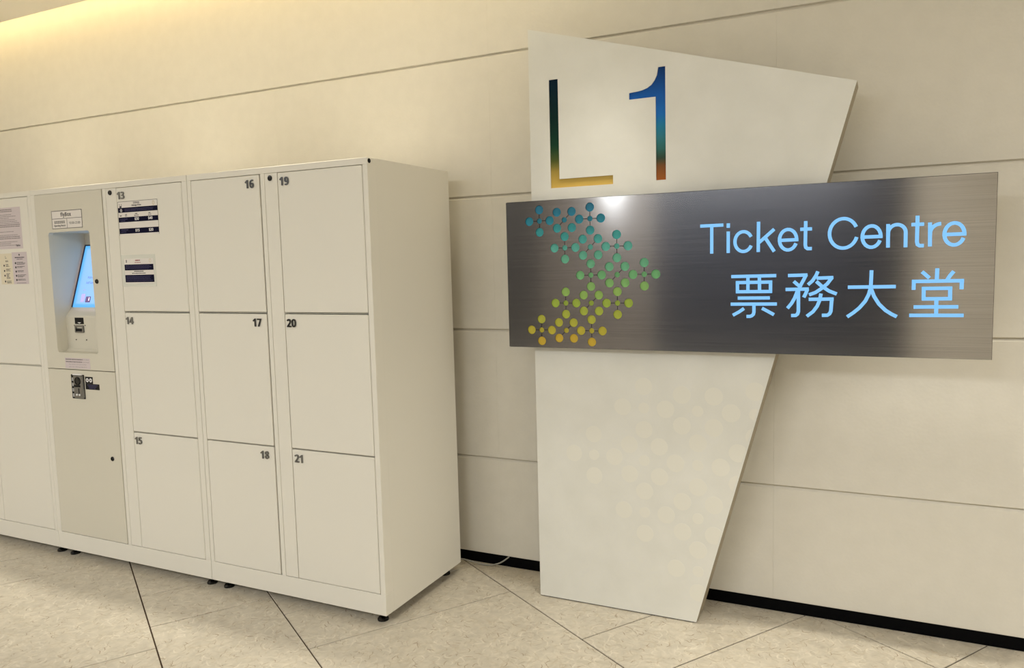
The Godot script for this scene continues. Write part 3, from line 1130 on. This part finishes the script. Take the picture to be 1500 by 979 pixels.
func price_sign(o: Node3D) -> void:
	var at := o.position
	var x0 := -2.692
	var x1 := -2.4235
	var s := sheet(o, "price_sign", x0, 1.6715, x1, 1.8305, M["paper white"])
	s.set_meta("label", "storage price sign with navy bands")
	var st := st_new()
	for b in [[1.783, 1.8005], [1.7375, 1.7555], [1.683, 1.703]]:
		st = st_new()
		patch(st, at, x0, b[0] - 0.004, x1, b[1] + 0.001, FACE + 0.0008)
		part("band", st, M["navy"], s)
	st = st_new()
	for b in [[x0, 1.829, x1, 1.8305], [x0, 1.6715, x0 + 0.0015, 1.8305], [x1 - 0.0015, 1.6715, x1, 1.8305]]:
		patch(st, at, b[0], b[1], b[2], b[3], FACE + 0.0009)
	print_squares(st, -2.586 - at.x, -2.542 - at.x, 4, 1.8215, 0.0085, FACE + 0.0009 - at.z)
	# suitcase mark
	stroke(st, line(-2.68 - at.x, 1.806, -2.666 - at.x, 1.806), 0.007, FACE + 0.0006 - at.z, FACE + 0.001 - at.z)
	stroke(st, line(-2.681 - at.x, 1.8195, -2.677 - at.x, 1.812), 0.002, FACE + 0.0006 - at.z, FACE + 0.001 - at.z)
	stroke(st, line(-2.666 - at.x, 1.8195, -2.666 - at.x, 1.81), 0.002, FACE + 0.0006 - at.z, FACE + 0.001 - at.z)
	for c in [[-2.681, -2.668, 1.764, 0.005], [-2.645, -2.632, 1.769, 0.003], [-2.645, -2.632, 1.7625, 0.003], [-2.577, -2.561, 1.7705, 0.004], [-2.583, -2.553, 1.763, 0.0032], [-2.486, -2.472, 1.7705, 0.004], [-2.489, -2.467, 1.763, 0.0032]]:
		print_line(st, c[0] - at.x, c[1] - at.x, c[2], c[3], FACE + 0.0009 - at.z)
	part("print", st, M["ink"], s)
	words("lettering", "Storage Price", 0.0072, Vector3(-2.564, 1.8095, FACE + 0.0008) - at, M["ink"], s, 0.0003)
	st = st_new()
	stroke(st, arc(-2.45 - at.x, 1.815, 0.006, 0.0085, 0, 360, 16), 0.0016, FACE + 0.0006 - at.z, FACE + 0.001 - at.z)
	part("emblem", st, M["gold ink"], s)
	st = st_new()
	stroke(st, arc(-2.67 - at.x, 1.789, 0.0065, 0.0065, 0, 360, 16), 0.0018, FACE + 0.0008 - at.z, FACE + 0.0011 - at.z)
	disc(st, Vector3(-2.67, 1.789, FACE + 0.0011) - at, 0.0025)
	part("clock_mark", st, M["white print"], s)
	st = st_new()
	for c in [[-2.645, -2.45, 1.7935], [-2.645, -2.455, 1.7865], [-2.68, -2.63, 1.748], [-2.68, -2.645, 1.74], [-2.68, -2.63, 1.697], [-2.68, -2.645, 1.688]]:
		print_line(st, c[0] - at.x, c[1] - at.x, c[2], 0.0024, FACE + 0.0009 - at.z)
	part("fine_print", st, M["navy print"], s)
	for c in [["$30", -2.567, 1.7465], ["$40", -2.476, 1.7465], ["$15", -2.567, 1.6925], ["$20", -2.476, 1.6925]]:
		words("lettering", c[0], 0.0128, Vector3(c[1], c[2], FACE + 0.0008) - at, M["white print"], s, 0.0003)

func rules_sign(o: Node3D) -> void:
	var at := o.position
	var s := sheet(o, "rules_sign", -2.696, 1.4285, -2.4635, 1.579, M["film"])
	s.set_meta("label", "notice with navy bands in a clear sleeve")
	var st := st_new()
	patch(st, at, -2.674, 1.444, -2.4775, 1.5605, FACE + 0.0008)
	part("sheet", st, M["paper white"], s)
	for b in [[1.506, 1.5335], [1.449, 1.484]]:
		st = st_new()
		patch(st, at, -2.674, b[0], -2.4775, b[1], FACE + 0.001)
		part("band", st, M["navy"], s)
	st = st_new()
	print_line(st, -2.61 - at.x, -2.545 - at.x, 1.5005, 0.004, FACE + 0.001 - at.z)
	print_line(st, -2.625 - at.x, -2.532 - at.x, 1.4915, 0.0034, FACE + 0.001 - at.z)
	print_squares(st, -2.665 - at.x, -2.655 - at.x, 1, 1.549, 0.012, FACE + 0.001 - at.z)
	part("print", st, M["ink"], s)
	st = st_new()
	print_line(st, -2.598 - at.x, -2.566 - at.x, 1.552, 0.0055, FACE + 0.001 - at.z)
	print_line(st, -2.602 - at.x, -2.562 - at.x, 1.542, 0.003, FACE + 0.001 - at.z)
	part("heading", st, M["red ink"], s)
	st = st_new()
	stroke(st, arc(-2.498 - at.x, 1.549, 0.006, 0.008, 0, 360, 16), 0.0014, FACE + 0.0006 - at.z, FACE + 0.001 - at.z)
	part("emblem", st, M["gold ink"], s)
	st = st_new()
	for y in [1.5275, 1.521, 1.5145, 1.477, 1.4705, 1.464, 1.4565]:
		print_line(st, -2.666 - at.x, -2.486 - at.x + rng.randf_range(-0.02, 0.0), y, 0.0022, FACE + 0.0012 - at.z)
	part("fine_print", st, M["navy print"], s)


# =====================================================================  the sign
func wayfinding_sign() -> void:
	var o := thing("wayfinding_sign", Vector3(-0.4, 0, 0.17), "tall white angular panel marked L1, standing sign with a brushed steel Ticket Centre crossbar", "sign")
	var at := o.position
	var A := Vector2(at.x, at.y)
	var outline := PackedVector2Array([Vector2(-0.7715, 0.005), Vector2(-0.074, 0.005), Vector2(0.4973, 2.107), Vector2(-0.7715, 2.4696)])
	var letter := PackedVector2Array([Vector2(-0.681, 2.252), Vector2(-0.681, 1.8055), Vector2(-0.406, 1.8055), Vector2(-0.406, 1.8415), Vector2(-0.6405, 1.8415), Vector2(-0.6405, 2.252)])
	var digit := PackedVector2Array([Vector2(-0.188, 2.2455), Vector2(-0.2165, 2.2455), Vector2(-0.2215, 2.216), Vector2(-0.231, 2.197), Vector2(-0.244, 2.181), Vector2(-0.262, 2.17), Vector2(-0.282, 2.164), Vector2(-0.3, 2.1615), Vector2(-0.335, 2.159), Vector2(-0.335, 2.133), Vector2(-0.2275, 2.133), Vector2(-0.2275, 1.8085), Vector2(-0.188, 1.8085)])
	var comb := CSGCombiner3D.new()
	comb.add_child(csg_plate(outline, A, 0.1075 - at.z, SIGN_FRONT - at.z, false))
	comb.add_child(csg_plate(letter, A, SIGN_FRONT - 0.005 - at.z, SIGN_FRONT + 0.02 - at.z, true))
	comb.add_child(csg_plate(digit, A, SIGN_FRONT - 0.005 - at.z, SIGN_FRONT + 0.02 - at.z, true))
	var slab := part_mesh("sign_panel", csg_mesh(comb), M["sign paint"], o)
	for g in [[letter, "level_letter", "level letter", "letter L in a dark green to gold fade"], [digit, "level_number", "level number", "digit 1 in a blue to brown fade"]]:
		var st := st_new()
		var poly: PackedVector2Array = g[0]
		var idx := Geometry2D.triangulate_polygon(poly)
		for i in range(0, idx.size(), 3):
			var q: Array[Vector3] = []
			for k in 3:
				var p := poly[idx[i + k]]
				q.append(Vector3(p.x - A.x, p.y - A.y, SIGN_FRONT - 0.0046 - at.z))
			if (q[1] - q[0]).cross(q[2] - q[0]).z > 0:
				q.reverse()
			for p in q:
				vert(st, p, Vector3.BACK, Vector2(0.5, clampf((2.252 - p.y) / 0.4465, 0.004, 0.996)))
		part(g[1], st, M[g[2]], slab, g[3])
	# faint printed dots on the lower half
	var inside := PackedVector2Array([Vector2(-0.765, 0.012), Vector2(-0.08, 0.012), Vector2(0.205, 1.06), Vector2(-0.765, 1.06)])
	for c in [[-0.066, 0.665, 0], [-0.287, 0.665, 1], [-0.507, 0.67, 0], [-0.066, 0.886, 1], [-0.287, 0.886, 0], [-0.287, 0.444, 0], [-0.066, 0.444, 1], [-0.066, 0.222, 0], [0.155, 0.665, 1], [0.155, 0.886, 0]]:
		var spots: Array = [[0.0, 0.0, 0.0225]]
		if c[2] == 0:
			spots.append_array([[0.0905, 0.0, 0.036], [-0.0905, 0.0, 0.036], [0.0, 0.0905, 0.036], [0.0, -0.0905, 0.036]])
		else:
			spots.append_array([[0.0635, 0.063, 0.036], [-0.0635, 0.063, 0.036], [0.0635, -0.063, 0.036], [-0.0635, -0.063, 0.036]])
		for s in spots:
			var ring := arc(c[0] + s[0], c[1] + s[1], s[2], s[2], 0, 360, 30)
			ring.remove_at(ring.size() - 1)
			for piece in Geometry2D.intersect_polygons(ring, inside):
				var st := st_new()
				var moved := PackedVector2Array()
				for p in piece:
					moved.append(p - A)
				prism(st, moved, SIGN_FRONT - 0.0005 - at.z, SIGN_FRONT + 0.0005 - at.z, false)
				part("printed_dot", st, M["ghost print"], slab)
	var sb := st_new()
	var e0 := Vector2(-0.074, 0.005)
	var e1 := Vector2(0.4973, 2.107)
	var en := Vector2(e1.y - e0.y, e0.x - e1.x).normalized() * 0.0008
	prism(sb, PackedVector2Array([e0 - A, e0 + en - A, e1 + en - A, e1 - A]), 0.108 - at.z, SIGN_FRONT - 0.0012 - at.z)
	part("tan_side_skin", sb, M["sign side"], o, "thin tan skin over the slanted side, darker than the face")  # darker skin covering the slanted side face
	sb = st_new()
	box(sb, Vector3(-0.76, 0.0, 0.115) - at, Vector3(-0.085, 0.006, 0.23) - at)
	part("base_plate", sb, M["black"], o)
	# brackets that hold the panel to the wall
	for y in [0.7, 1.95]:
		sb = st_new()
		box(sb, Vector3(-0.5, y, 0.0) - at, Vector3(-0.3, y + 0.08, 0.108) - at, 0.002)
		part("wall_bracket", sb, M["sign side"], o)
	crossbar(o)

func csg_plate(poly: PackedVector2Array, shift: Vector2, z0: float, z1: float, cut: bool) -> CSGPolygon3D:
	var c := CSGPolygon3D.new()
	var moved := PackedVector2Array()
	for p in poly:
		moved.append(p - shift)
	c.polygon = moved
	c.depth = z1 - z0
	c.position = Vector3(0, 0, z1)
	if cut:
		c.operation = CSGShape3D.OPERATION_SUBTRACTION
	return c

func dot_color(y: float) -> Color:
	var stops := [[1.16, 206, 172, 44], [1.21, 190, 178, 48], [1.26, 178, 182, 58], [1.325, 158, 182, 60], [1.38, 142, 186, 96], [1.44, 108, 178, 118], [1.5, 100, 178, 144], [1.553, 84, 174, 162], [1.6, 52, 158, 158], [1.667, 4, 128, 154], [1.72, 0, 112, 148]]
	for k in stops.size() - 1:
		var a: Array = stops[k]
		var b: Array = stops[k + 1]
		if y <= b[0]:
			var u := clampf((y - a[0]) / (b[0] - a[0]), 0.0, 1.0)
			return Color8(int(lerpf(a[1], b[1], u)), int(lerpf(a[2], b[2], u)), int(lerpf(a[3], b[3], u)))
	return Color8(0, 112, 148)

func crossbar(o: Node3D) -> void:
	var at := o.position
	var A := Vector2(at.x, at.y)
	var x0 := -0.8652
	var x1 := 0.9239
	var y0 := 1.1337
	var y1 := 1.7508
	var comb := CSGCombiner3D.new()
	var b := CSGBox3D.new()
	b.size = Vector3(x1 - x0, y1 - y0, 0.058)
	b.position = Vector3((x0 + x1) / 2, (y0 + y1) / 2, BAR_FRONT - 0.029) - at
	comb.add_child(b)
	var dots := []
	var links := []
	# modules on a regular lattice: + has arms along the axes, x along the diagonals
	for c in [[-2, 0, 0], [-1, 0, 1], [0, 0, 0], [-1, 1, 0], [0, 1, 1], [1, 1, 0], [0, 2, 0], [1, 2, 1], [2, 2, 0], [-1, 3, 0], [0, 3, 1], [1, 3, 0], [-2, 4, 0], [-1, 4, 1], [0, 4, 0]]:
		var m := Vector2(-0.4868 + 0.1122 * c[0], 1.6672 - 0.1147 * c[1])
		dots.append([m, 0.0112])
		for k in 4:
			var dir := Vector2(0.0465, 0).rotated(PI / 2 * k + (PI / 4 if c[2] == 1 else 0.0))
			dots.append([m + dir, 0.0184])
			if c[2] == 0 or k % 2 == 0:
				links.append([m + dir * 0.255, m + dir * 0.6])
	for d in dots:
		var cy := CSGCylinder3D.new()
		cy.operation = CSGShape3D.OPERATION_SUBTRACTION
		cy.radius = d[1]
		cy.height = 0.012
		cy.sides = 32
		cy.rotation = Vector3(PI / 2, 0, 0)
		cy.position = Vector3(d[0].x, d[0].y, BAR_FRONT) - at
		comb.add_child(cy)
	var bar := part_mesh("crossbar", csg_mesh(comb), M["brushed steel"], o, "brushed steel crossbar with lit lettering and coloured dots")
	var fr := st_new()
	box(fr, Vector3(x0 - 0.0022, y0 - 0.0022, BAR_FRONT - 0.05) - at, Vector3(x1 + 0.0026, y1 + 0.0026, BAR_FRONT - 0.014) - at)
	part("edge_frame", fr, M["steel edge"], bar, "dark edge of the crossbar")
	var shades := {}
	for d in dots:
		var key := int(round(d[0].y / 0.022))
		if not shades.has(key):
			var m := mat("dot paint %d" % key, dot_color(d[0].y), 0.5)
			shades[key] = m
		var st := st_new()
		disc(st, Vector3(d[0].x, d[0].y, BAR_FRONT - 0.0052) - at, d[1] + 0.0001)
		part("dot", st, shades[key], bar)
	var ls := st_new()
	for l in links:
		stroke(ls, PackedVector2Array([l[0] - A, l[1] - A]), 0.0024, BAR_FRONT - 0.001 - at.z, BAR_FRONT + 0.0003 - at.z)
	part("dot_links", ls, M["black plastic"], bar).set_meta("kind", "stuff")
	# lettering: each glyph as its strokes, in room coordinates
	var W := 0.0121
	var glyphs := [
		[line(-0.041, 1.6178, 0.0455, 1.6183), line(0.0023, 1.617, 0.0021, 1.5119)],
		[line(0.0637, 1.607, 0.064, 1.6238), line(0.0635, 1.5127, 0.0637, 1.5932)],
		[arc(0.1192, 1.5537, 0.031, 0.037, 27, 335)],
		[line(0.1733, 1.625, 0.1726, 1.5134), PackedVector2Array([Vector2(0.229, 1.5955), Vector2(0.176, 1.5485)]), PackedVector2Array([Vector2(0.1965, 1.566), Vector2(0.2295, 1.5135)])],
		[arc(0.2771, 1.5552, 0.0297, 0.0374, 2, 338), line(0.246, 1.5535, 0.3128, 1.5545)],
		[PackedVector2Array([Vector2(0.3372, 1.62), Vector2(0.3365, 1.535), Vector2(0.3382, 1.5255), Vector2(0.344, 1.5208), Vector2(0.3588, 1.5205)]), line(0.3186, 1.5912, 0.3586, 1.5912)],
		[arc(0.4625, 1.571, 0.0453, 0.052, 24, 344, 30)],
		[arc(0.5533, 1.5564, 0.0292, 0.0372, 2, 338), line(0.523, 1.5555, 0.5885, 1.556)],
		[line(0.6049, 1.5977, 0.6058, 1.5162), PackedVector2Array([Vector2(0.6057, 1.555)]) + arc(0.6327, 1.567, 0.0271, 0.0275, 175, 0, 12) + PackedVector2Array([Vector2(0.66, 1.5157)])],
		[PackedVector2Array([Vector2(0.6947, 1.6221), Vector2(0.6945, 1.534), Vector2(0.6965, 1.5245), Vector2(0.7025, 1.52), Vector2(0.7159, 1.5198)]), line(0.6763, 1.5925, 0.7152, 1.5927)],
		[line(0.7326, 1.5974, 0.734, 1.5162), PackedVector2Array([Vector2(0.7337, 1.553)]) + arc(0.767, 1.562, 0.0333, 0.0302, 180, 92, 10)],
		[arc(0.8052, 1.556, 0.0292, 0.0368, 2, 338), line(0.775, 1.555, 0.8405, 1.5552)],
	]
	var names := ["T", "i", "c", "k", "e", "t", "C", "e", "n", "t", "r", "e"]
	for k in glyphs.size():
		glyph(bar, glyphs[k], W, A, at.z, "lit letter " + names[k])
	var han := [
		[line(0.075, 1.4235, 0.237, 1.425), line(0.136, 1.423, 0.136, 1.366), line(0.177, 1.424, 0.178, 1.366), line(0.092, 1.4005, 0.223, 1.4015), line(0.0975, 1.406, 0.098, 1.36), line(0.217, 1.407, 0.217, 1.361), line(0.092, 1.366, 0.223, 1.3665), line(0.099, 1.342, 0.215, 1.3425), line(0.073, 1.319, 0.24, 1.32),
			PackedVector2Array([Vector2(0.158, 1.317), Vector2(0.158, 1.289), Vector2(0.156, 1.281), Vector2(0.1505, 1.2755), Vector2(0.1435, 1.273), Vector2(0.131, 1.273)]), PackedVector2Array([Vector2(0.122, 1.303), Vector2(0.104, 1.29), Vector2(0.081, 1.277)]), PackedVector2Array([Vector2(0.187, 1.304), Vector2(0.209, 1.292), Vector2(0.23, 1.28)])],
		[line(0.278, 1.4245, 0.345, 1.4255), PackedVector2Array([Vector2(0.341, 1.427), Vector2(0.332, 1.408), Vector2(0.321, 1.387)]), PackedVector2Array([Vector2(0.298, 1.403), Vector2(0.31, 1.392), Vector2(0.324, 1.38)]), line(0.27, 1.3735, 0.35, 1.3745), PackedVector2Array([Vector2(0.3455, 1.374), Vector2(0.34, 1.359), Vector2(0.333, 1.344)]),
			PackedVector2Array([Vector2(0.3145, 1.373), Vector2(0.315, 1.292), Vector2(0.312, 1.283), Vector2(0.306, 1.278), Vector2(0.29, 1.2775)]), PackedVector2Array([Vector2(0.311, 1.368), Vector2(0.302, 1.342), Vector2(0.291, 1.322), Vector2(0.277, 1.304)]),
			PackedVector2Array([Vector2(0.38, 1.438), Vector2(0.374, 1.423), Vector2(0.362, 1.404), Vector2(0.347, 1.39)]), line(0.376, 1.4135, 0.432, 1.415), PackedVector2Array([Vector2(0.428, 1.416), Vector2(0.412, 1.393), Vector2(0.394, 1.377), Vector2(0.373, 1.362), Vector2(0.351, 1.3535)]), PackedVector2Array([Vector2(0.375, 1.402), Vector2(0.394, 1.384), Vector2(0.418, 1.367), Vector2(0.444, 1.356)]),
			line(0.35, 1.337, 0.434, 1.338), PackedVector2Array([Vector2(0.3915, 1.358), Vector2(0.387, 1.333), Vector2(0.379, 1.312), Vector2(0.365, 1.292), Vector2(0.344, 1.275)]), PackedVector2Array([Vector2(0.4275, 1.3405), Vector2(0.426, 1.31), Vector2(0.425, 1.294), Vector2(0.421, 1.285), Vector2(0.4135, 1.2795), Vector2(0.395, 1.279)])],
		[line(0.48, 1.38, 0.633, 1.381), PackedVector2Array([Vector2(0.5555, 1.439), Vector2(0.555, 1.412), Vector2(0.554, 1.379), Vector2(0.548, 1.354), Vector2(0.537, 1.33), Vector2(0.518, 1.306), Vector2(0.499, 1.289), Vector2(0.479, 1.274)]), PackedVector2Array([Vector2(0.556, 1.372), Vector2(0.565, 1.347), Vector2(0.581, 1.32), Vector2(0.602, 1.298), Vector2(0.621, 1.285), Vector2(0.638, 1.276)])],
		[line(0.758, 1.442, 0.757, 1.4), PackedVector2Array([Vector2(0.712, 1.431), Vector2(0.722, 1.422), Vector2(0.735, 1.409)]), PackedVector2Array([Vector2(0.807, 1.431), Vector2(0.797, 1.418), Vector2(0.788, 1.402)]), line(0.682, 1.398, 0.8375, 1.399), line(0.688, 1.404, 0.688, 1.369), line(0.831, 1.405, 0.831, 1.37), line(0.713, 1.3735, 0.804, 1.374), line(0.7185, 1.379, 0.719, 1.333), line(0.7975, 1.379, 0.798, 1.333), line(0.714, 1.338, 0.804, 1.3385), line(0.7575, 1.336, 0.758, 1.282), line(0.689, 1.31, 0.823, 1.311), line(0.676, 1.281, 0.8395, 1.282)],
	]
	for k in han.size():
		glyph(bar, han[k], 0.0122, A, at.z, "lit character " + ["票", "務", "大", "堂"][k])
	# stand-offs between the bar and the panel
	for p in [[-0.6, 1.25], [-0.6, 1.64], [0.1, 1.25], [0.1, 1.64]]:
		var st := st_new()
		lathe(st, Vector3(p[0], p[1], SIGN_FRONT - 0.001) - at, Vector3.BACK, PackedVector2Array([Vector2(0.015, 0), Vector2(0.015, 0.004)]), 12)
		part("spacer", st, M["steel edge"], o)

func glyph(bar: Node, strokes: Array, w: float, shift: Vector2, dz: float, label: String) -> void:
	var st := st_new()
	for s in strokes:
		var moved := PackedVector2Array()
		for p in s:
			moved.append(p - shift)
		stroke(st, moved, w, BAR_FRONT - 0.001 - dz, BAR_FRONT + 0.0012 - dz)
	part("letter", st, M["letter light"], bar, label)

func cable() -> void:
	var st := st_new()
	tube(st, [Vector3(-1.62, 0.0042, 0.12), Vector3(-1.45, 0.012, 0.085), Vector3(-1.34, 0.023, 0.06), Vector3(-1.2836, 0.0225, 0.045), Vector3(-1.2193, 0.0132, 0.035), Vector3(-1.1837, 0.0068, 0.03), Vector3(-1.1366, 0.0058, 0.025), Vector3(-1.0943, 0.017, 0.018), Vector3(-1.0677, 0.032, 0.01), Vector3(-1.0434, 0.0515, -0.0015)], 0.0036)
	var o := part("cable", st, M["cable"], self)
	tag(o, "thin grey cable drooping from the wall foot between the lockers and the sign", "cable")
